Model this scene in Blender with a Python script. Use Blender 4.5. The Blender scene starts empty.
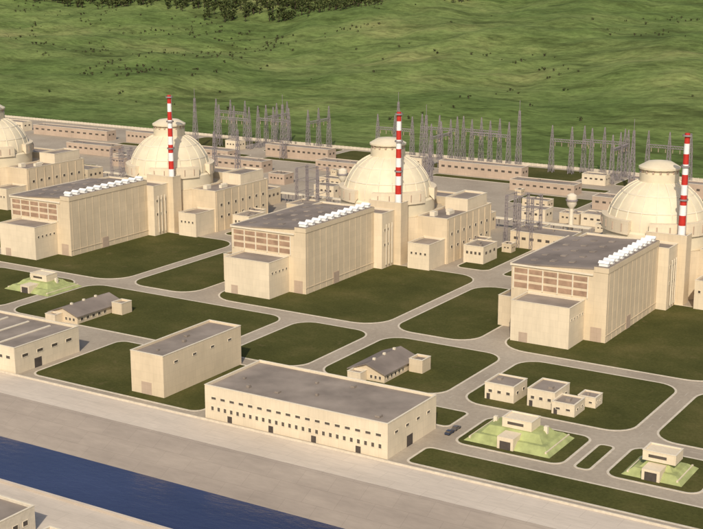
import bpy, math, random
import numpy as np
from mathutils import Vector, noise as mn
random.seed(7); rng=np.random.default_rng(7)
scene=bpy.context.scene
COL=scene.collection

# ------------------------------------------------------------------ materials
def newmat(name):
    m=bpy.data.materials.new(name); m.use_nodes=True
    nt=m.node_tree; b=nt.nodes["Principled BSDF"]
    b.inputs["Specular IOR Level"].default_value=0.25
    return m,nt,b
def N(nt,t,**kw):
    n=nt.nodes.new(t)
    for k,v in kw.items(): setattr(n,k,v)
    return n
def pos(nt):
    return N(nt,"ShaderNodeNewGeometry").outputs["Position"]
def noise(nt,vec,scale,detail=4,rough=.55,stretch=None):
    if stretch:
        mp=N(nt,"ShaderNodeMapping"); mp.inputs["Scale"].default_value=stretch
        nt.links.new(vec,mp.inputs["Vector"]); vec=mp.outputs[0]
    n=N(nt,"ShaderNodeTexNoise"); n.inputs["Scale"].default_value=scale
    n.inputs["Detail"].default_value=detail; n.inputs["Roughness"].default_value=rough
    nt.links.new(vec,n.inputs["Vector"]); return n.outputs["Fac"]
def ramp(nt,fac,stops):
    r=N(nt,"ShaderNodeValToRGB"); cr=r.color_ramp
    while len(cr.elements)<len(stops): cr.elements.new(.5)
    for e,(p,c) in zip(cr.elements,stops):
        e.position=p; e.color=(c[0],c[1],c[2],1) if not isinstance(c,(int,float)) else (c,c,c,1)
    nt.links.new(fac,r.inputs[0]); return r.outputs[0]
def mix(nt,f,a,b,mode='MIX'):
    m=N(nt,"ShaderNodeMix",data_type='RGBA',blend_type=mode)
    for s,v in ((0,f),(6,a),(7,b)):
        if hasattr(v,"default_value") or hasattr(v,"is_linked"): nt.links.new(v,m.inputs[s])
        else: m.inputs[s].default_value = v if s==0 else (v[0],v[1],v[2],1)
    return m.outputs[2]
def simple(name,c,var=.2,scale=.25,rough=.8,bump=0):
    m,nt,b=newmat(name); p=pos(nt)
    f=noise(nt,p,scale,4)
    lo=tuple(x*(1-var) for x in c); hi=tuple(min(1,x*(1+var)) for x in c)
    nt.links.new(ramp(nt,f,[(.3,lo),(.7,hi)]),b.inputs["Base Color"])
    b.inputs["Roughness"].default_value=rough
    return m
def wallmat(name,c,ph=3.0,pw=6.0):
    m,nt,b=newmat(name); p=pos(nt)
    sx=N(nt,"ShaderNodeSeparateXYZ"); nt.links.new(p,sx.inputs[0])
    ad=N(nt,"ShaderNodeMath",operation='ADD'); nt.links.new(sx.outputs[0],ad.inputs[0]); nt.links.new(sx.outputs[1],ad.inputs[1])
    cb=N(nt,"ShaderNodeCombineXYZ"); nt.links.new(ad.outputs[0],cb.inputs[0]); nt.links.new(sx.outputs[2],cb.inputs[1])
    br=N(nt,"ShaderNodeTexBrick"); nt.links.new(cb.outputs[0],br.inputs["Vector"])
    br.offset=0; br.inputs["Scale"].default_value=1; br.inputs["Brick Width"].default_value=pw; br.inputs["Row Height"].default_value=ph
    br.inputs["Mortar Size"].default_value=.05; br.inputs["Mortar Smooth"].default_value=.3
    br.inputs["Color1"].default_value=(.97,.97,.97,1); br.inputs["Color2"].default_value=(1.03,1.03,1.03,1); br.inputs["Mortar"].default_value=(.88,.87,.85,1)
    st=noise(nt,p,.07,4,.6,(1,1,.5)); fi=noise(nt,p,1.2,3,.6,(1,1,.15))
    c1=ramp(nt,st,[(.3,tuple(x*.91 for x in c)),(.65,tuple(x*1.05 for x in c))])
    c2=mix(nt,1.0,c1,br.outputs["Color"],'MULTIPLY')
    c3=mix(nt,.22,c2,ramp(nt,fi,[(.3,.7),(.6,1.0)]),'MULTIPLY')
    nt.links.new(c3,b.inputs["Base Color"]); b.inputs["Roughness"].default_value=.85
    return m
M={}
M['wall']=wallmat("beige_cladding",(.64,.525,.365))
M['wall2']=wallmat("cream_render",(.70,.595,.435),3.0,4.0)
M['pink']=wallmat("brown_cladding",(.47,.36,.27),2.0,5.0)
M['dome']=simple("dome_concrete",(.69,.60,.43),.08,.15,.5)
M['roof']=simple("roof_membrane",(.235,.195,.165),.28,.06,.9)
M['roof2']=simple("roof_gravel",(.27,.225,.185),.25,.08,.9)
M['white']=simple("white_paint",(.80,.79,.76),.05,.5,.5)
M['red']=simple("red_paint",(.5,.035,.025),.1,.5,.5)
M['steel']=simple("galvanised_steel_hazed",(.27,.235,.235),.2,.5,.6)  # tone lightened so the gantries' distance haze sits in the colour
M['panel']=simple("brown_glazing",(.35,.23,.155),.25,.3,.45)
M['trim']=simple("light_trim",(.70,.62,.48),.05,.5,.7)
M['kerb']=simple("kerb_concrete",(.58,.51,.40),.12,.6,.9)
M['dark']=simple("dark_door",(.08,.065,.055),.2,.5,.7)  # even dark colour of the door panels
M['tyre']=simple("tyre_rubber",(.02,.02,.02),.2,.5,.9)
M['mound']=simple("turf_mound",(.33,.36,.15),.25,.25,.95)
M['bark']=simple("bark",(.06,.045,.03),.3,.6,.95)
M['mark']=simple("worn_road_paint",(.48,.43,.35),.2,.5,.9)
m,nt,b=newmat("window_glass"); b.inputs["Base Color"].default_value=(.09,.075,.06,1); b.inputs["Roughness"].default_value=.15; b.inputs["Specular IOR Level"].default_value=.5; M['glass']=m
for nm,c in (('carB',(.04,.05,.08)),('carC',(.12,.11,.10))):
    m,nt,b=newmat("car_paint_"+nm[-1].lower()); b.inputs["Base Color"].default_value=(*c,1); b.inputs["Roughness"].default_value=.3; M[nm]=m
# lawn
m,nt,b=newmat("lawn_grass"); p=pos(nt)
c=ramp(nt,noise(nt,p,.03,5,.65),[(.25,(.050,.054,.016)),(.5,(.078,.078,.024)),(.75,(.125,.108,.040))])
c=mix(nt,.55,c,ramp(nt,noise(nt,p,.9,4,.7),[(.3,.55),(.7,1.3)]),'MULTIPLY')
c=mix(nt,ramp(nt,noise(nt,p,.11,4,.7),[(.60,0.0),(.72,.45)]),c,(.16,.125,.06))
nt.links.new(c,b.inputs["Base Color"]); b.inputs["Roughness"].default_value=1; b.inputs["Specular IOR Level"].default_value=.05; M['lawn']=m
# paving
m,nt,b=newmat("site_paving"); p=pos(nt)
c=ramp(nt,noise(nt,p,.03,5,.6),[(.25,(.30,.25,.19)),(.5,(.375,.315,.24)),(.75,(.44,.375,.29))])
c=mix(nt,.45,c,ramp(nt,noise(nt,p,.6,4,.7),[(.3,.7),(.7,1.15)]),'MULTIPLY')
nt.links.new(c,b.inputs["Base Color"]); b.inputs["Roughness"].default_value=.95; M['pave']=m
def embmat(name,lo,hi):
    m,nt,b=newmat(name); p=pos(nt)
    c=ramp(nt,noise(nt,p,.05,5,.6,(.3,1.6,1)),[(.25,lo),(.75,hi)])
    c=mix(nt,.45,c,ramp(nt,noise(nt,p,.5,5,.7,(.3,1.5,1)),[(.3,.75),(.7,1.1)]),'MULTIPLY')
    br=N(nt,"ShaderNodeTexBrick"); nt.links.new(p,br.inputs["Vector"]); br.offset=.5; br.inputs["Scale"].default_value=1
    br.inputs["Brick Width"].default_value=12; br.inputs["Row Height"].default_value=6; br.inputs["Mortar Size"].default_value=.06
    br.inputs["Color1"].default_value=(.98,.98,.98,1); br.inputs["Color2"].default_value=(1.02,1.02,1.02,1); br.inputs["Mortar"].default_value=(.8,.79,.78,1)
    c=mix(nt,1.0,c,br.outputs["Color"],'MULTIPLY')
    nt.links.new(c,b.inputs["Base Color"]); b.inputs["Roughness"].default_value=.9; return m
M['emb']=embmat("promenade_concrete",(.52,.445,.36),(.66,.57,.465))
M['emb2']=embmat("revetment_concrete",(.25,.21,.175),(.36,.305,.25))
# hill
m,nt,b=newmat("hill_grass"); p=pos(nt)
c=ramp(nt,noise(nt,p,.0035,6,.62,(1,1.3,1)),[(.28,(.085,.125,.036)),(.45,(.125,.175,.052)),(.56,(.17,.215,.07)),(.72,(.28,.275,.11))])
c=mix(nt,.75,c,ramp(nt,noise(nt,p,.028,6,.76,(.6,1.7,1)),[(.33,.35),(.5,.95),(.7,1.25)]),'MULTIPLY')
c=mix(nt,.6,c,ramp(nt,noise(nt,p,.16,4,.7,(.6,1.2,1)),[(.35,.5),(.6,1.15)]),'MULTIPLY')
c=mix(nt,ramp(nt,noise(nt,p,.009,8,.78,(.45,1.3,1)),[(.53,0.0),(.64,.8)]),c,(.055,.07,.022))
nt.links.new(c,b.inputs["Base Color"]); b.inputs["Roughness"].default_value=1; b.inputs["Specular IOR Level"].default_value=.03; M['hill']=m
# water
m,nt,b=newmat("canal_water"); p=pos(nt)
c=ramp(nt,noise(nt,p,.02,5,.6,(.4,1,1)),[(.3,(.018,.024,.065)),(.7,(.040,.050,.115))])
nt.links.new(c,b.inputs["Base Color"]); b.inputs["Roughness"].default_value=.15; b.inputs["Specular IOR Level"].default_value=.5
bp=N(nt,"ShaderNodeBump"); bp.inputs["Strength"].default_value=.35; bp.inputs["Distance"].default_value=.3
nt.links.new(noise(nt,p,.35,4,.6,(.6,1.2,1)),bp.inputs["Height"]); nt.links.new(bp.outputs[0],b.inputs["Normal"]); M['water']=m
# leaves
m,nt,b=newmat("foliage")
g=N(nt,"ShaderNodeNewGeometry")
nt.links.new(ramp(nt,g.outputs["Random Per Island"],[(0,(.030,.042,.014)),(.5,(.055,.070,.023)),(1,(.10,.115,.038))]),b.inputs["Base Color"])
b.inputs["Roughness"].default_value=.9; b.inputs["Specular IOR Level"].default_value=.1; M['leaf']=m

# ------------------------------------------------------------------ geometry helpers
class Geo:
    def __init__(s): s.v=[]; s.f=[]; s.sm=False
    def add(s,vs,fs):
        o=len(s.v); s.v+=vs; s.f+=[tuple(i+o for i in f) for f in fs]
    def box(s,x0,x1,y0,y1,z0,z1):
        s.add([(x0,y0,z0),(x1,y0,z0),(x1,y1,z0),(x0,y1,z0),(x0,y0,z1),(x1,y0,z1),(x1,y1,z1),(x0,y1,z1)],
              [(3,2,1,0),(4,5,6,7),(0,1,5,4),(1,2,6,5),(2,3,7,6),(3,0,4,7)])
    def frus(s,x0,x1,y0,y1,z0,z1,ins):
        s.add([(x0,y0,z0),(x1,y0,z0),(x1,y1,z0),(x0,y1,z0),(x0+ins,y0+ins,z1),(x1-ins,y0+ins,z1),(x1-ins,y1-ins,z1),(x0+ins,y1-ins,z1)],
              [(3,2,1,0),(4,5,6,7),(0,1,5,4),(1,2,6,5),(2,3,7,6),(3,0,4,7)])
    def lathe(s,cx,cy,prof,n=48,a0=0,a1=2*math.pi,cap=True):
        full=abs(a1-a0-2*math.pi)<1e-6; m=n if full else n+1
        vs=[]
        for r,z in prof:
            for i in range(m):
                a=a0+(a1-a0)*i/n; vs.append((cx+r*math.cos(a),cy+r*math.sin(a),z))
        fs=[]
        for j in range(len(prof)-1):
            for i in range(n):
                i2=(i+1)%m; fs.append((j*m+i,j*m+i2,(j+1)*m+i2,(j+1)*m+i))
        if cap and full: fs.append(tuple((len(prof)-1)*m+i for i in range(m)))
        if not full:
            fs.append(tuple(j*m for j in range(len(prof)))); fs.append(tuple(j*m+m-1 for j in reversed(range(len(prof)))))
        s.add(vs,fs)
    def bar(s,a,b,t):
        a=Vector(a); b=Vector(b); d=(b-a)
        if d.length<1e-4: return
        d.normalize(); u=d.cross(Vector((0,0,1)) if abs(d.z)<.9 else Vector((1,0,0))).normalized(); w=d.cross(u)
        u*=t/2; w*=t/2; vs=[]
        for p in (a,b):
            for q in (u+w,u-w,-u-w,-u+w): vs.append(tuple(p+q))
        s.add(vs,[(0,1,2,3),(7,6,5,4),(0,4,5,1),(1,5,6,2),(2,6,7,3),(3,7,4,0)])
    def mesh(s,name,mat,smooth=False):
        me=bpy.data.meshes.new(name); me.from_pydata(s.v,[],s.f); me.materials.append(mat)
        if smooth:
            for p in me.polygons: p.use_smooth=True
        me.update(); return me
class Obj:
    """one real-world object: an Empty with named parts as children"""
    def __init__(s,name,loc=(0,0,0),rot=0):
        s.name=name; s.loc=loc; s.rot=rot; s.p={}
    def part(s,pn,mat,smooth=False):
        if pn not in s.p: s.p[pn]=(Geo(),mat,smooth)
        return s.p[pn][0]
    def done(s):
        e=bpy.data.objects.new(s.name,None); COL.objects.link(e); e.location=s.loc; e.rotation_euler=(0,0,s.rot)
        for pn,(g,mat,sm) in s.p.items():
            o=bpy.data.objects.new(pn,g.mesh(pn,M[mat],sm)); COL.objects.link(o); o.parent=e
            if sm:
                try:
                    md=o.data; md.set_sharp_from_angle(angle=math.radians(35))
                except Exception: pass
        s.e=e; return s
    def copy(s,loc,rot=None):
        e=bpy.data.objects.new(s.name,None); COL.objects.link(e); e.location=loc; e.rotation_euler=(0,0,s.rot if rot is None else rot)
        for ch in s.e.children:
            o=bpy.data.objects.new(ch.name,ch.data); COL.objects.link(o); o.parent=e
        return e
def single(name,g,mat,smooth=False):
    o=bpy.data.objects.new(name,g.mesh(name,M[mat],smooth)); COL.objects.link(o); return o
def block(o,x0,x1,y0,y1,h,wall='wall',roof='roof',z0=0,par=.9,tag=''):
    """walls with parapet and recessed roof"""
    w=o.part('walls'+tag,wall)
    t=.5
    w.box(x0,x1,y0,y1,z0,h-.02)
    for a in ((x0,x1,y0,y0+t),(x0,x1,y1-t,y1),(x0,x0+t,y0+t,y1-t),(x1-t,x1,y0+t,y1-t)): w.box(a[0],a[1],a[2],a[3],h,h+par)
    o.part('roof'+tag,roof).box(x0+t+.01,x1-t-.01,y0+t+.01,y1-t-.01,h,h+.12)
    c=o.part('coping'+tag,'trim'); e=.12
    for a in ((x0-e,x1+e,y0-e,y0+t),(x0-e,x1+e,y1-t,y1+e),(x0-e,x0+t,y0+t,y1-t),(x1-t,x1+e,y0+t,y1-t)): c.box(a[0],a[1],a[2],a[3],h+par+.003,h+par+.2)
def wins_y(o,y,x0,x1,n,z0,z1,frac=.6,part='windows',mat='glass',side=-1,frame=True):
    s=(x1-x0)/n
    for i in range(n):
        a=x0+s*(i+.5-frac/2); b=x0+s*(i+.5+frac/2)
        ya,yb=sorted((y,y+side*.05)); o.part(part,mat).box(a,b,ya,yb,z0,z1)
        if frame:
            f=o.part('window_frames','trim'); ya,yb=sorted((y,y+side*.16)); k=.14
            f.box(a-k,b+k,ya,yb,z0-k,z0-.004); f.box(a-k,b+k,ya,yb,z1+.004,z1+k)
            f.box(a-k,a-.004,ya,yb,z0,z1); f.box(b+.004,b+k,ya,yb,z0,z1)
def wins_x(o,x,y0,y1,n,z0,z1,frac=.6,part='windows',mat='glass',side=1,frame=True):
    s=(y1-y0)/n
    for i in range(n):
        a=y0+s*(i+.5-frac/2); b=y0+s*(i+.5+frac/2)
        xa,xb=sorted((x,x+side*.05)); o.part(part,mat).box(xa,xb,a,b,z0,z1)
        if frame:
            f=o.part('window_frames','trim'); xa,xb=sorted((x,x+side*.16)); k=.14
            f.box(xa,xb,a-k,b+k,z0-k,z0-.004); f.box(xa,xb,a-k,b+k,z1+.004,z1+k)
            f.box(xa,xb,a-k,a-.004,z0,z1); f.box(xa,xb,b+.004,b+k,z0,z1)
def roof_kit(o,x0,x1,y0,y1,z,n=4):
    g=o.part('roof_vents','roof2')
    for i in range(n):
        a=random.uniform(x0+2,x1-4); b=random.uniform(y0+2,y1-4); s=random.uniform(.8,2)
        g.box(a,a+s,b,b+s*1.2,z+.1,z+random.uniform(.6,1.2))

# ------------------------------------------------------------------ terrain
YH=952
def hill_h(x,y):
    s=y-YH-14*math.sin(x*.004)
    if s<=0: return 0.0
    r=.092*s*(1-math.exp(-s/160))
    if r>230: r=230+(r-230)*.15
    a=min(1,s/400)
    r+=a*32*mn.noise(Vector((x*.0016,y*.0016,3.1)))+a*16*mn.noise(Vector((x*.006,y*.006,7.7)))+a*6*mn.noise(Vector((x*.02,y*.02,1.7)))+a*2.2*mn.noise(Vector((x*.05,y*.05,4.7)))
    return max(0,r)
def lin(a,b,n): return list(np.linspace(a,b,n,endpoint=False))
XS=lin(-12000,-3000,15)+lin(-3000,600,260)+lin(600,12000,20)+[12000]
YS=[-6000,-3000,-1000,0,200,262,264,335,336,349,500,700,900,930]+lin(940,2600,180)+lin(2600,9000,35)+[9000,14000]
vs=[];
for y in YS:
    for x in XS:
        if y<=262: z=-4.6
        elif y<=335: z=-14
        elif y<=939: z=-.35
        else: z=-.35+hill_h(x,y)
        vs.append((x,y,z))
nx=len(XS); fs=[(j*nx+i,j*nx+i+1,(j+1)*nx+i+1,(j+1)*nx+i) for j in range(len(YS)-1) for i in range(nx-1)]
g=Geo(); g.v=vs; g.f=fs; single("hill_terrain",g,'hill',True)

g=Geo(); g.box(-1250,250,349,936,-.3,0); single("site_pavement",g,'pave')
g=Geo(); X0,X1=-4000,3000
g.add([(X0,331,0),(X1,331,0),(X1,348.6,0),(X0,348.6,0)],[(0,1,2,3)]); single("canal_promenade",g,'emb')
g=Geo(); prof=[(331,-.02),(329.5,-.6),(311.5,-8.6),(309,-12)]
for (ya,za),(yb,zb) in zip(prof,prof[1:]): g.add([(X0,yb,zb),(X1,yb,zb),(X1,ya,za),(X0,ya,za)],[(0,1,2,3)])
single("canal_embankment",g,'emb2')
g=Geo(); g.box(X0,X1,348.6,349,-.3,.7); single("embankment_parapet_wall",g,'kerb')
g=Geo(); g.add([(X0,258,-8),(X1,258,-8),(X1,316,-8),(X0,316,-8)],[(0,1,2,3)]); single("canal_water",g,'water')
g=Geo(); g.box(X0,X1,180,277,-12,-4); g.box(X0,X1,276,277,-3.99,-3.2); single("canal_quay",g,'emb')

# ------------------------------------------------------------------ lawns
def rrect(x0,x1,y0,y1,r,n=7):
    r=min(r,(x1-x0)/2-.01,(y1-y0)/2-.01); pts=[]
    for cx,cy,a0 in ((x1-r,y1-r,0),(x0+r,y1-r,90),(x0+r,y0+r,180),(x1-r,y0+r,270)):
        for i in range(n+1):
            a=math.radians(a0+90*i/n); pts.append((cx+r*math.cos(a),cy+r*math.sin(a)))
    return pts
LG=Geo(); KG=Geo()
def lawn(x0,x1,y0,y1,r=7,k=.9):
    o=rrect(x0,x1,y0,y1,r); i=rrect(x0+k,x1-k,y0+k,y1-k,max(.5,r-k)); n=len(o)
    LG.add([(x,y,.11) for x,y in i],[tuple(range(n))])
    KG.add([(x,y,.001) for x,y in o]+[(x,y,.14) for x,y in o]+[(x,y,.14) for x,y in i]+[(x,y,.1) for x,y in i],
        [t for a in range(n) for t in ((a,(a+1)%n,n+(a+1)%n,n+a),(n+a,n+(a+1)%n,2*n+(a+1)%n,2*n+a),(2*n+a,2*n+(a+1)%n,3*n+(a+1)%n,3*n+a))])
UX=[-672,-516,-360,-205,-49]
for X in UX:
    lawn(X-24,X+74,484,592,15)
    lawn(X-76,X-34,484,577,12)
    lawn(X+50,X+70,604,690,5); lawn(X-76,X-50,600,640,4); lawn(X-76,X-45,655,700,4)
for a,b in ((-680,-605),(-598,-530),(-522,-456.5),(-449.5,-329),(-322,-282.5),(-275.5,-218),(-211,-143),(-136,-60),(-52,30)):
    lawn(a,b,415,476,10)
lawn(-600,-470,356,407,6); lawn(-371,-285,353,408,5)
lawn(-193,-152,376,406.5,5); lawn(-149,-142.5,377,402,2.5); lawn(-138,-106,376,406,5); lawn(-100,-40,376,406,5)
lawn(-198,60,352,368.5,3); lawn(-282,-200,388,406,3)
single("lawns",LG,'lawn'); single("kerbs",KG,'kerb')
g=Geo()
def dash(x0,x1,y0,y1,along='x',L=4,G=6):
    a=x0 if along=='x' else y0; e=x1 if along=='x' else y1
    while a<e:
        if along=='x': g.box(a,min(a+L,e),y0-.07,y0+.07,.004,.008)
        else: g.box(x0-.07,x0+.07,a,min(a+L,e),.004,.008)
        a+=L+G
dash(-900,60,480,480); dash(-640,60,411,411)
for X in UX: dash(X+77,X+77,490,720,'y')
for x in (-453,-325.5,-279,-214.5,-139.5): dash(x,x,416,474,'y')
single("road_markings",g,'mark')

# ------------------------------------------------------------------ reactor units
def turbine_hall():
    o=Obj("turbine_hall"); x0,x1,y0,y1=-30,15,-105,-40
    w=o.part('walls','wall')
    hL,hR=29.5,32.5
    w.add([(x0,y0,0),(x1,y0,0),(x1,y1,0),(x0,y1,0),(x0,y0,hL),(x1,y0,hR),(x1,y1,hR),(x0,y1,hL)],
          [(3,2,1,0),(0,1,5,4),(1,2,6,5),(2,3,7,6),(3,0,4,7)])
    r=o.part('roof','roof'); e=.3
    r.add([(x0-e,y0-e,hL+.02),(x1-6.5,y0-e,hR-.4),(x1-6.5,y1+e,hR-.4),(x0-e,y1+e,hL+.02),(x0-e,y0-e,hL+.7),(x1-6.5,y0-e,hR+.3),(x1-6.5,y1+e,hR+.3),(x0-e,y1+e,hL+.7)],
          [(3,2,1,0),(4,5,6,7),(0,1,5,4),(1,2,6,5),(2,3,7,6),(3,0,4,7)])
    w.box(x1-6.4,x1+.25,y0-.25,y1,hR-1.5,hR+.8)
    o.part('strip_roof','roof2').box(x1-6.2,x1+.05,y0-.05,y1-.2,hR+.803,hR+.9)
    t=o.part('coping','trim'); t.box(x0-.5,x0+.1,y0-.5,y1+.5,hL+.72,hL+1.0); t.box(x0-.5,x1-6.6,y0-.6,y0-.1,hL-.2,hL+.6)
    for i in range(12):
        y=y0+2+i*(y1-y0-4)/11; t2=o.part('pilasters','wall'); t2.box(x1+.003,x1+.1,y-.25,y+.25,0,hR-1.51)
    t2.box(x1+.003,x1+.2,y0,y1,3.0,3.4)
    for z0,z1 in ((19.5,21.8),(23.0,25.3),(26.2,28.2)):
        for i in range(5):
            a=x0+1.5+i*7.0; g=o.part('front_glazing','panel'); g.box(a,a+6.2,y0-.12,y0+.01,z0,z1)
    f=o.part('front_mullions','trim')
    for i in range(6): f.box(x0+.85+i*7.0,x0+1.35+i*7.0,y0-.4,y0,18.8,28.6)
    v=o.part('roof_ventilators','white')
    n=11
    for i in range(n):
        y=y0+2+i*(y1-y0-6)/(n-1)
        v.box(x1-5.2,x1-1.2,y,y+2.2,hR+.9,hR+2.2)
        v.add([(x1-5.6,y-.3,hR+2.2),(x1-.8,y-.3,hR+2.2),(x1-.8,y+2.5,hR+2.2),(x1-5.6,y+2.5,hR+2.2),(x1-5.6,y+1.1,hR+3.2),(x1-.8,y+1.1,hR+3.2)],
              [(3,2,1,0),(0,1,5,4),(2,3,4,5),(0,4,3),(1,2,5)])
    for i in range(5):
        for j in range(3): o.part('smoke_hatches','roof2').box(x0+6+j*9,x0+8.5+j*9,y0+7+i*12,y0+10+i*12,hL+.7+j*.5,hL+1.5+j*.65)
    block(o,-22,5,-122,-105.003,17.2,'wall2','roof2',tag='_annex')
    block(o,-37,-30.003,-103,-88,13,'wall','roof2',tag='_lean_to')
    g=o.part('doors','pink'); g.box(8,13,-105.1,-104.9,0,6.5); g.box(-18,-14,-122.1,-121.9,0,4.5); g.box(x1,x1+.25,-80,-75,0,6)
    wins_x(o,5,-121,-106,5,12,13,.4)
    block(o,-26,20,-39.99,-27,29,'wall2','roof',tag='_electrical')
    block(o,4,24,-26.99,-19.5,33,'wall','roof2',tag='_stack_base')
    wins_x(o,20,-39,-28,3,20,21.5,.4); wins_x(o,20,-39,-28,3,12,13.5,.4)
    for k in range(3): o.part('pipework','trim').bar((20.9,-37+k*3,2),(20.9,-37+k*3,24),.45)
    return o.done()
def reactor():
    o=Obj("reactor_building")
    w=o.part('base_walls','wall')
    R=30; c=12
    pts=[(-R+c,-19.4),(R-c,-19.4),(R-4,-12),(R-4,R-c),(R-c,R),(-R+c,R),(-R,R-c),(-R,-12)]
    n=len(pts); w.add([(x,y,0) for x,y in pts]+[(x,y,24) for x,y in pts],[tuple(range(n,2*n))]+[(i,(i+1)%n,n+(i+1)%n,n+i) for i in range(n)])
    cy=o.part('containment_cylinder','dome',True); cy.lathe(0,0,[(24.5,0),(24.5,33)],64,cap=False)
    cy.lathe(0,0,[(26.2,24),(26.2,31.5),(24.6,32.3)],64,cap=False)
    d=o.part('dome','dome',True)
    prof=[(24.5*math.cos(a),33+23.2*math.sin(a)) for a in np.linspace(0,math.radians(84),20)]
    d.lathe(0,0,prof,64)
    rb=o.part('dome_ribs','trim')
    for k in range(20):
        a=2*math.pi*k/20; pr=None
        for b in np.linspace(0,math.radians(66),12):
            q=(24.6*math.cos(b)*math.cos(a),24.6*math.cos(b)*math.sin(a),33+23.3*math.sin(b))
            if pr: rb.bar(pr,q,.45)
            pr=q
    for b in (22,44):
        b=math.radians(b); rr=24.55*math.cos(b); zz=33+23.25*math.sin(b)
        o.part('dome_ring_joints','trim').lathe(0,0,[(rr,zz-.3),(rr+.35,zz-.25),(rr+.1,zz+.3)],64,cap=False)
    tk=o.part('cooling_tanks','wall2')
    for k in range(4):
        a=math.radians(45+90*k)
        tk.lathe(0,0,[(27.2,31),(27.2,37.6),(22,37.8),(20,37.8)],16,a-math.radians(34),a+math.radians(34))
        for q in range(5):
            b=a+math.radians(-26+13*q); o.part('tank_recesses','pink').bar((27.25*math.cos(b),27.25*math.sin(b),32.5),(27.25*math.cos(b),27.25*math.sin(b),36.2),.5)
    cp=o.part('cupola','dome',True)
    cp.lathe(0,0,[(9.6,52),(9.6,58.4),(8.9,58.5),(8.9,60.4),(10.2,60.5),(10.2,61.4),(6,63.8),(1,64.5)],40)
    ct=o.part('cupola_openings','pink')
    for k in range(16):
        a=2*math.pi*k/16; ct.bar((8.95*math.cos(a),8.95*math.sin(a),58.8),(8.95*math.cos(a),8.95*math.sin(a),60.2),.9)
    block(o,26.003,44,-12,42,24,'wall','roof',tag='_auxiliary')
    block(o,30,43,-30,-12.003,13,'wall2','roof2',tag='_annex')
    block(o,28,42,16,40,30,'wall2','roof2',z0=24.15,tag='_penthouse')
    block(o,-22,22,30.003,46,27,'wall','roof',tag='_rear')
    block(o,-46,-30.003,-8,24,15,'wall','roof2',tag='_left')
    wins_x(o,44,-10,40,7,15,16.6,.3); wins_x(o,44,-10,40,7,8,9.4,.3)
    for i in range(8): o.part('pilasters','wall').box(44.003,44.25,-11+i*7.4,-10.4+i*7.4,0,24)
    o.part('roof_units','trim').box(30,33,-6,-2,24.1,26.5); o.part('roof_units','trim').box(36,38,2,8,24.1,26); o.part('roof_units','trim').box(32,35,9,12,24.1,25.6)
    wins_y(o,-30,31,42,4,8,9.2,.4)
    return o.done()
def stack():
    o=Obj("ventilation_stack"); x,y=20,-23
    z=33.1; n=10; seg=(82-z)/n
    for i in range(n):
        r0=1.75-.55*i/n; r1=1.75-.55*(i+1)/n
        a=z+i*seg; o.part('red_bands' if (n-1-i)%2==0 else 'white_bands','red' if (n-1-i)%2==0 else 'white',True).lathe(x,y,[(r0,a),(r1,a+seg)],20)
    for zz in (50,66,80.5): o.part('platforms','steel').lathe(x,y,[(1.3,zz),(2.2,zz),(2.2,zz+.8),(2.1,zz+.8)],16,cap=False)
    o.part('ladder','steel').bar((x+2,y,z),(x+1.5,y,82),.2)
    return o.done()
T=turbine_hall(); R=reactor(); S=stack()
for obj in (T,R,S):
    obj.e.location=(UX[0],619,0)
    for X in UX[1:]: obj.copy((X,619,0))

# ------------------------------------------------------------------ front row buildings
o=Obj("warehouse_building"); block(o,-280,-203.5,351,385,11.6,'wall2','roof2')
wins_y(o,351,-278,-205,18,7.6,8.5,.5); wins_y(o,351,-278,-205,26,3.4,4.9,.4)
for i in range(4): o.part('doors','dark').box(-270+i*18,-268+i*18,350.94,351.01,0,2.4)
wins_x(o,-203.5,353,383,4,7.6,8.5,.3); o.part('doors','dark').box(-203.51,-203.42,364,368,0,4)
roof_kit(o,-278,-206,353,383,11.7,7); o.done()
o=Obj("storage_building"); block(o,-322,-306,359,408,15.6,'wall','roof2')
o.part('doors','pink').box(-317,-312,358.93,359.01,0,5); roof_kit(o,-321,-307,361,406,15.7,3)
wins_x(o,-306,361,406,4,12.2,13,.2); o.done()
o=Obj("workshop_building"); block(o,-455,-374.5,349.5,386,10.2,'wall2','roof2')
wins_y(o,349.5,-453,-376,18,6.2,7.4,.5); wins_x(o,-374.5,351,384,4,6.2,7.4,.4); o.part('doors','dark').box(-374.51,-374.42,360,364,0,4)
for i in range(6): o.part('roof_lights','trim').box(-450+i*12.5,-449+i*12.5,353,382,10.32,10.7)
roof_kit(o,-452,-377,351,384,10.3,4); o.done()
def gable(x0,x1,y0,y1,h=3.6,rh=6.6):
    o=Obj("gabled_service_building"); w=o.part('walls','wall'); xm=(x0+x1)/2
    w.box(x0,x1,y0,y1,0,h); w.add([(x0,y0,h),(x1,y0,h),(xm,y0,rh),(x0,y1,h),(x1,y1,h),(xm,y1,rh)],[(0,1,2),(5,4,3)])
    r=o.part('roof','roof'); e=.8
    for s,xe in ((-1,x0-e),(1,x1+e)):
        ze=h-e*(rh-h)/(xm-x0)
        r.add([(xe,y0-e,ze),(xm,y0-e,rh+.02),(xm,y1+e,rh+.02),(xe,y1+e,ze),(xe,y0-e,ze+.4),(xm,y0-e,rh+.42),(xm,y1+e,rh+.42),(xe,y1+e,ze+.4)],
          [(0,1,2,3),(7,6,5,4),(0,4,5,1),(1,5,6,2),(2,6,7,3),(3,7,4,0)])
    block(o,x1+.9,x1+7,y1-8,y1-1,4.6,'wall','roof2',tag='_vestibule')
    block(o,x0+2,x0+8,y0-5,y0-.003,3.2,'wall2','roof2',tag='_porch')
    wins_x(o,x1,y0+1,y1-10,5,1.2,2.5,.5); wins_y(o,y0,x0+9,x1-1,3,1.2,2.5,.5)
    for i in range(3): o.part('roof_vents','trim').box(xm-.5,xm+.5,y0+5+i*8,y0+6+i*8,rh-.2,rh+1.1)
    o.done()
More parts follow.
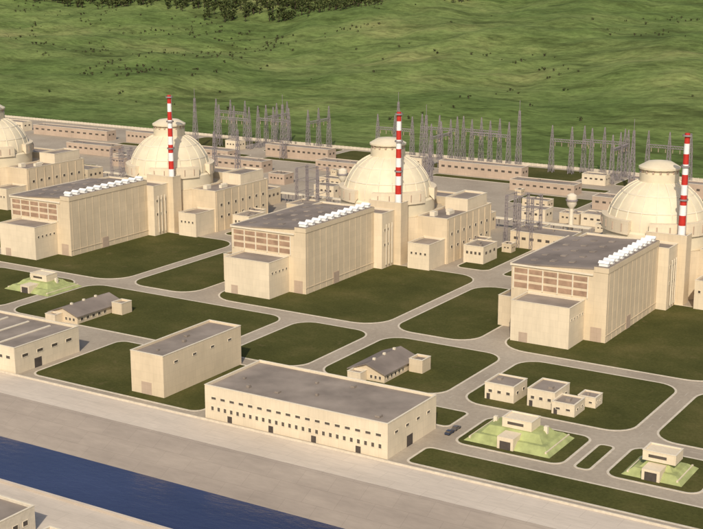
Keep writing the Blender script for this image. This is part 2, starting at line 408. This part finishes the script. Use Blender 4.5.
gable(-421,-404,416,446); gable(-260,-244,418,444); gable(-575,-558,418,446)
def shed(name,x0,x1,y0,y1,h,n=3,wall='wall2'):
    o=Obj(name); block(o,x0,x1,y0,y1,h,wall,'roof2',par=.5)
    wins_y(o,y0,x0+.5,x1-.5,n,h*.5,h*.68,.4); wins_x(o,x1,y0+.5,y1-.5,max(2,n-1),h*.5,h*.68,.35)
    o.part('doors','dark').box(x0+.8,x0+2.2,y0-.07,y0+.01,0,2.4); roof_kit(o,x0,x1,y0,y1,h,1); o.done()
shed("gatehouse",-203,-191,423,435,6); shed("pump_house",-186,-175,424,438,6.3); shed("control_kiosk",-174.9,-166,421,431,4.2,2)
shed("control_kiosk",-170,-163,434,441,3.6,2)
def bunker(x0,x1,y0,y1,h):
    o=Obj("earth_sheltered_bunker"); g=o.part('turf_berm','mound'); g.frus(x0,x1,y0,y1,.12,h*.5,3); g.frus(x0+4.5,x1-4.5,y0+4.5,y1-4.5,h*.5+.003,h,2.2)
    xm=(x0+x1)/2; ym=(y0+y1)/2
    block(o,xm-5,xm+6,ym-3.5,ym+4,h+3,'wall2','wall2',z0=h,par=.3)
    o.part('windows','glass').box(xm-3,xm+3,ym-3.56,ym-3.49,h+1.2,h+2.2)
    o.part('portal','wall2').box(xm-3,xm+3,y0-.6,y0+8,.12,h-.6); o.part('door','dark').box(xm-2,xm+2,y0-.7,y0-.58,.12,3)
    for a in (x0+6,x1-7): o.part('vent_shafts','trim').box(a,a+1.3,ym,ym+1.3,h*.5,h+1.6)
    for a in (x0+1.5,x1-2.1): o.part('retaining_walls','wall2').box(a,a+.6,y0+1,y1-1,.12,h*.32)
    o.done()
bunker(-190,-158,380,402,5.0); bunker(-133,-113,380,398,4.4); bunker(-480,-450,444,468,4.4)

# rear yard ----------------------------------------------------------
def yard(name,x0,w,y0,d,h,wall='wall2',n=4):
    o=Obj(name); block(o,x0,x0+w,y0,y0+d,h,wall,'roof2',par=.5)
    wins_y(o,y0,x0+1,x0+w-1,max(2,n),h*.55,h*.72,.5,frame=False); wins_x(o,x0+w,y0+1,y0+d-1,max(2,int(d/5)),h*.55,h*.72,.4,frame=False)
    roof_kit(o,x0,x0+w,y0,y0+d,h,3); o.done()
for i,X in enumerate(UX[:4]):
    j=lambda a: random.uniform(-a,a)
    yard("diesel_generator_building",X+49,12,617,17,9); yard("transformer_house",X+55,12,684,9,9)
    yard("diesel_generator_building",X-118,15,634,12,8); yard("water_treatment_building",X-100,36,664,18,9,'wall',7)
    yard("cable_building",X-60+j(5),24,715,14,9); yard("service_building",X-5+j(6),30+j(4),690,16,10,'wall')
    yard("fire_pump_house",X+30+j(3),16,735,12,8); yard("oil_store",X-28+j(8),14,760+j(4),12,7,'pink')
    yard("substation_control_building",X-110+j(12),46+j(8),795,14,8,'pink',8); yard("relay_building",X-20+j(12),52+j(10),830,14,7,'pink',9)
    yard("storehouse",X-92+j(4),22+j(5),742,12,7); yard("compressor_building",X+8+j(6),18,772,10,6,'wall'); yard("storehouse",X+52,13,742,10,6,'wall')
    yard("switchgear_building",X-100+j(6),62+j(8),868,12,9,'pink',12); yard("storehouse",X+6+j(10),22+j(8),880,10,7,'wall2')
    for q in range(5):
        x=X-100+q*29+j(5); yard("yard_cabin",x,6+j(2),(648,728,784,815,845)[q]+j(2),6,4+j(1),('wall','wall2','pink')[q%3],2)
yard("long_storehouse",-1010,110,868,12,8,'wall2',16); yard("long_storehouse",-880,90,862,12,8,'pink',12)
LG=Geo(); KG=Geo()
for X in UX:
    lawn(X-62,X-32,735,758,3); lawn(X+52,X+78,757,790,4); lawn(X-100,X+40,852,864,3); lawn(X-60,X+4,884,930,5); lawn(X+32,X+90,886,930,5); lawn(X-5,X+45,786,824,4)
single("rear_lawns",LG,'lawn'); single("rear_kerbs",KG,'kerb')
def tank_tower():
    o=Obj("water_tower")
    o.part('shaft','trim',True).lathe(0,0,[(1.5,0),(1.2,17)],16); o.part('tank','trim',True).lathe(0,0,[(1.2,16),(2.9,18.5),(3.1,21.5),(2.9,24),(1.0,25.2)],24)
    o.part('railing','steel').lathe(0,0,[(3.15,20.8),(3.6,20.8),(3.6,21.8),(3.5,21.8)],20,cap=False); return o.done()
W=tank_tower(); W.e.location=(-288,712,0)
for q in ((-452,718),(-612,716),(-130,712)): W.copy((q[0],q[1],0))
o=Obj("pipe_rack")
for X in UX[:4]:
    for i in range(22):
        x=X-40+i*6
        for y in (706,710): o.part('legs','steel').bar((x,y,0),(x,y,6),.35)
    for y in (706.3,707.5,708.7,709.7): o.part('pipes','trim').bar((X-40,y,6.3),(X+86,y,6.3),.6)
o.done()

# lattice structures ----------------------------------------------------
def lattice(g,x,y,z0,z1,w0,w1,n,t):
    for j in range(n):
        a=j/n; b=(j+1)/n; za=z0+(z1-z0)*a; zb=z0+(z1-z0)*b; wa=w0+(w1-w0)*a; wb=w0+(w1-w0)*b
        ca=[(x-wa/2,y-wa/2,za),(x+wa/2,y-wa/2,za),(x+wa/2,y+wa/2,za),(x-wa/2,y+wa/2,za)]
        cb=[(x-wb/2,y-wb/2,zb),(x+wb/2,y-wb/2,zb),(x+wb/2,y+wb/2,zb),(x-wb/2,y+wb/2,zb)]
        for i in range(4):
            g.bar(ca[i],cb[i],t); g.bar(ca[i],cb[(i+1)%4],t*.7); g.bar(ca[(i+1)%4],cb[i],t*.7); g.bar(cb[i],cb[(i+1)%4],t*.6)
def gantry():
    o=Obj("switchyard_gantry"); g=o.part('columns','steel')
    for x in (-16,0,16): lattice(g,x,0,0,26,3.6,1.8,5,.24); lattice(g,x,0,26,36,1.8,.4,3,.2)
    b=o.part('beam','steel')
    for i in range(16):
        x=-16+i*2; 
        for (ya,za),(yb,zb) in (((-.9,24),(.9,24)),((.9,24),(.9,25.8)),((.9,25.8),(-.9,25.8)),((-.9,25.8),(-.9,24))):
            b.bar((x,ya,za),(x+2,ya,za),.22); b.bar((x,ya,za),(x+2,yb,zb),.15)
    s=o.part('insulators','pink')
    for i in range(6): s.bar((-13.5+i*5.4,0,24),(-13.5+i*5.4,0,20.5),.35)
    return o.done()
def mast():
    o=Obj("lightning_mast"); lattice(o.part('lattice','steel'),0,0,0,44,4.2,1,10,.26); o.part('spike','steel').bar((0,0,44),(0,0,52),.25); return o.done()
GA=gantry(); GA.e.location=(-636,900,0)
pl=[(-670,890),(-700,925),(-600,915),(-520,905),(-490,925),(-470,890),(-440,915),(-350,925),(-330,905),(-300,925),(-372,915),(-650,925),(-455,930)]
for i,(x,y) in enumerate(pl): GA.copy((x,y,0),rot=(0,0,math.pi/2)[i%3])
MA=mast(); MA.e.location=(-548,705,0)
for x,y in ((-541,722),(-690,862),(-600,862),(-468,862),(-420,925),(-305,862),(-530,928),(-392,728)): MA.copy((x,y,0))
def frame():
    o=Obj("transformer_gantry"); g=o.part('frame','steel')
    for x in (-8,0,8):
        for y in (0,12):
            lattice(g,x,y,0,30,1.8,1.2,8,.16)
    for y in (0,12):
        for z in (14,22,29.5): g.bar((-8,y,z),(8,y,z),.25)
    for x in (-8,0,8):
        for z in (14,22,29.5): g.bar((x,0,z),(x,12,z),.24)
    t=o.part('transformers','steel')
    for x in (-6,2): t.box(x,x+4,3,8,0,4.5); t.box(x+1,x+3,4,7,4.5,6)
    return o.done()
F=frame(); F.e.location=(-300,664,0)
for q in ((-455,680),(-612,680),(-140,664)): F.copy((q[0],q[1],0))
o=Obj("perimeter_fence"); g=o.part('posts','trim')
for i in range(0,340): g.box(-1200+i*4,-1199.8+i*4,934.4,934.6,-.3,2.6)
o.part('panels','kerb').box(-1200,160,934.45,934.55,.1,2.3); o.done()

# cars ---------------------------------------------------------------
def car(x,y,rot,mat):
    o=Obj("parked_car",(x,y,0),rot)
    b=o.part('body',mat); L=2.2
    side=[(-L,.35),(-L,.85),(-1.9,.95),(1.0,.98),(L,.8),(L,.35)]
    def ext(g,pr,w):
        n=len(pr); g.add([(a,-w,z) for a,z in pr]+[(a,w,z) for a,z in pr],[tuple(range(n)),tuple(reversed(range(n,2*n)))]+[(i,n+i,n+(i+1)%n,(i+1)%n) for i in range(n)])
    ext(b,side,.88); ext(o.part('windows','glass'),[(-1.7,.96),(-1.35,1.4),(.35,1.42),(.95,.99)],.78); b.box(-1.3,.3,-.74,.74,1.425,1.47)
    for a in (-1.35,1.35):
        for s in (-1,1):
            w=o.part('wheels','tyre'); vs=[(a+.33*math.cos(t),s*.7+q,.33+.33*math.sin(t)) for q in (0,s*.2) for t in np.linspace(0,2*math.pi,12,endpoint=False)]
            w.add(vs,[tuple(range(12)),tuple(range(12,24))]+[(i,(i+1)%12,12+(i+1)%12,12+i) for i in range(12)])
    o.done()
cl=['carB','carC']
for i,(x,y,r) in enumerate([(-197,383,1.57),(-197,388,1.57)]): car(x,y,r,cl[i%2])

# near quay pump house -------------------------------------------------
o=Obj("pumping_station",(0,0,-4)); block(o,-310,-270,236,256,7,'kerb','roof2'); wins_x(o,-270,238,254,4,3,4.6,.5); block(o,-262,-240,240,254,3.2,'kerb','roof2',tag='_screen_house'); o.done()

# ------------------------------------------------------------------ forest on the hill
def tree_template(seed,leaves=60,R=4.2,H=11,ls=1.3):
    r=np.random.default_rng(seed); V=[];F=[]
    g=Geo(); g.bar((0,0,-1),(0,0,H*.45),.7)
    for k in range(4):
        a=r.uniform(0,6.28); g.bar((0,0,H*.3+k*.5),(R*.5*math.cos(a),R*.5*math.sin(a),H*.6+k*.4),.3)
    V=np.array(g.v); F=[f for f in g.f]; nb=len(F)
    cl=[(r.uniform(-.55,.55)*R,r.uniform(-.55,.55)*R,H*(.45+.42*r.random())) for _ in range(6)]
    vs=[];fs=[]
    for i in range(leaves):
        c=np.array(cl[i%6])+r.normal(0,1,3)*np.array([R*.3,R*.3,H*.1])
        a=r.normal(0,1,3); a/=np.linalg.norm(a); b=np.cross(a,r.normal(0,1,3)); b/=np.linalg.norm(b); s=ls*r.uniform(.6,1.2)
        o=len(vs); vs+=[c-a*s,c-b*s*.7,c+a*s,c+b*s*.7]; fs.append((o,o+1,o+2,o+3))
    o=len(V); V=np.vstack([V,np.array(vs)]); F+=[tuple(i+o for i in f) for f in fs]
    return V,np.array([list(f) for f in F]),nb
def scatter(name,pts,temps,smin,smax):
    AV=[];AF=[];MI=[];off=0
    for (x,y) in pts:
        V,F,nb=temps[rng.integers(len(temps))]; a=rng.uniform(0,6.28); s=rng.uniform(smin,smax); c_,s_=math.cos(a)*s,math.sin(a)*s
        W=np.empty_like(V); W[:,0]=V[:,0]*c_-V[:,1]*s_+x; W[:,1]=V[:,0]*s_+V[:,1]*c_+y; W[:,2]=V[:,2]*s*rng.uniform(.85,1.15)+hill_h(x,y)-.3
        AV.append(W); AF.append(F+off); mi=np.ones(len(F),int); mi[:nb]=0; MI.append(mi); off+=len(V)
    AV=np.vstack(AV); AF=np.vstack(AF); MI=np.concatenate(MI)
    me=bpy.data.meshes.new(name); me.vertices.add(len(AV)); me.vertices.foreach_set("co",AV.ravel())
    me.loops.add(AF.size); me.loops.foreach_set("vertex_index",AF.ravel().astype(np.int32))
    me.polygons.add(len(AF)); me.polygons.foreach_set("loop_start",np.arange(0,AF.size,4,dtype=np.int32))
    me.materials.append(M['bark']); me.materials.append(M['leaf']); me.polygons.foreach_set("material_index",MI.astype(np.int32))
    me.update(calc_edges=True); me.validate()
    o=bpy.data.objects.new(name,me); COL.objects.link(o)
temps=[tree_template(i) for i in range(6)]
pts=[]; tries=0
while len(pts)<3200 and tries<100000:
    tries+=1
    y=rng.uniform(1500,2100); x=-y*rng.uniform(.45,1.3)
    edge=1680+100*mn.noise(Vector((x*.006,1,0)))+50*mn.noise(Vector((x*.03,y*.03,0)))+max(0,(x+1120)*.9)
    if y>edge: pts.append((x,y))
scatter("forest",pts,temps,.8,1.6)
st=[tree_template(50+i,14,2.2,2.4,.8) for i in range(5)]
pts=[];tries=0
while len(pts)<700 and tries<60000:
    tries+=1
    y=rng.uniform(1080,1800); x=-y*rng.uniform(.1,1.25)
    k=.7*mn.noise(Vector((x*.006,y*.010,9)))+.5*mn.noise(Vector((x*.03,y*.03,2)))+1.1*rng.random()
    if k>(1.25 if x>-950 else 1.1): pts.append((x,y))
scatter("hillside_shrubs",pts,st,.4,1.4)

# ------------------------------------------------------------------ light, sky, camera
el=math.radians(38); az=math.radians(154)   # azimuth clockwise from +Y
sd=Vector((math.sin(az)*math.cos(el),math.cos(az)*math.cos(el),math.sin(el)))
L=bpy.data.lights.new("sun",'SUN'); L.energy=3.4; L.angle=math.radians(.8); L.color=(1,.90,.75)
lo=bpy.data.objects.new("sun",L); COL.objects.link(lo); lo.rotation_euler=sd.to_track_quat('Z','Y').to_euler(); lo.location=(0,0,500)
w=bpy.data.worlds.new("World"); scene.world=w; w.use_nodes=True; nt=w.node_tree
sk=nt.nodes.new("ShaderNodeTexSky"); sk.sky_type='NISHITA'; sk.sun_disc=False; sk.sun_elevation=el; sk.sun_rotation=az; sk.dust_density=3
nt.links.new(sk.outputs[0],nt.nodes["Background"].inputs[0]); nt.nodes["Background"].inputs[1].default_value=.11
c=bpy.data.cameras.new("camera"); co=bpy.data.objects.new("camera",c); COL.objects.link(co); scene.camera=co
co.location=(0,0,165); co.rotation_euler=(math.radians(90-13.6),0,math.radians(31.8)); c.lens=1300/703*36; c.sensor_width=36; c.clip_start=1; c.clip_end=30000
scene.view_settings.view_transform='Standard'; scene.view_settings.look='None'; scene.view_settings.exposure=0
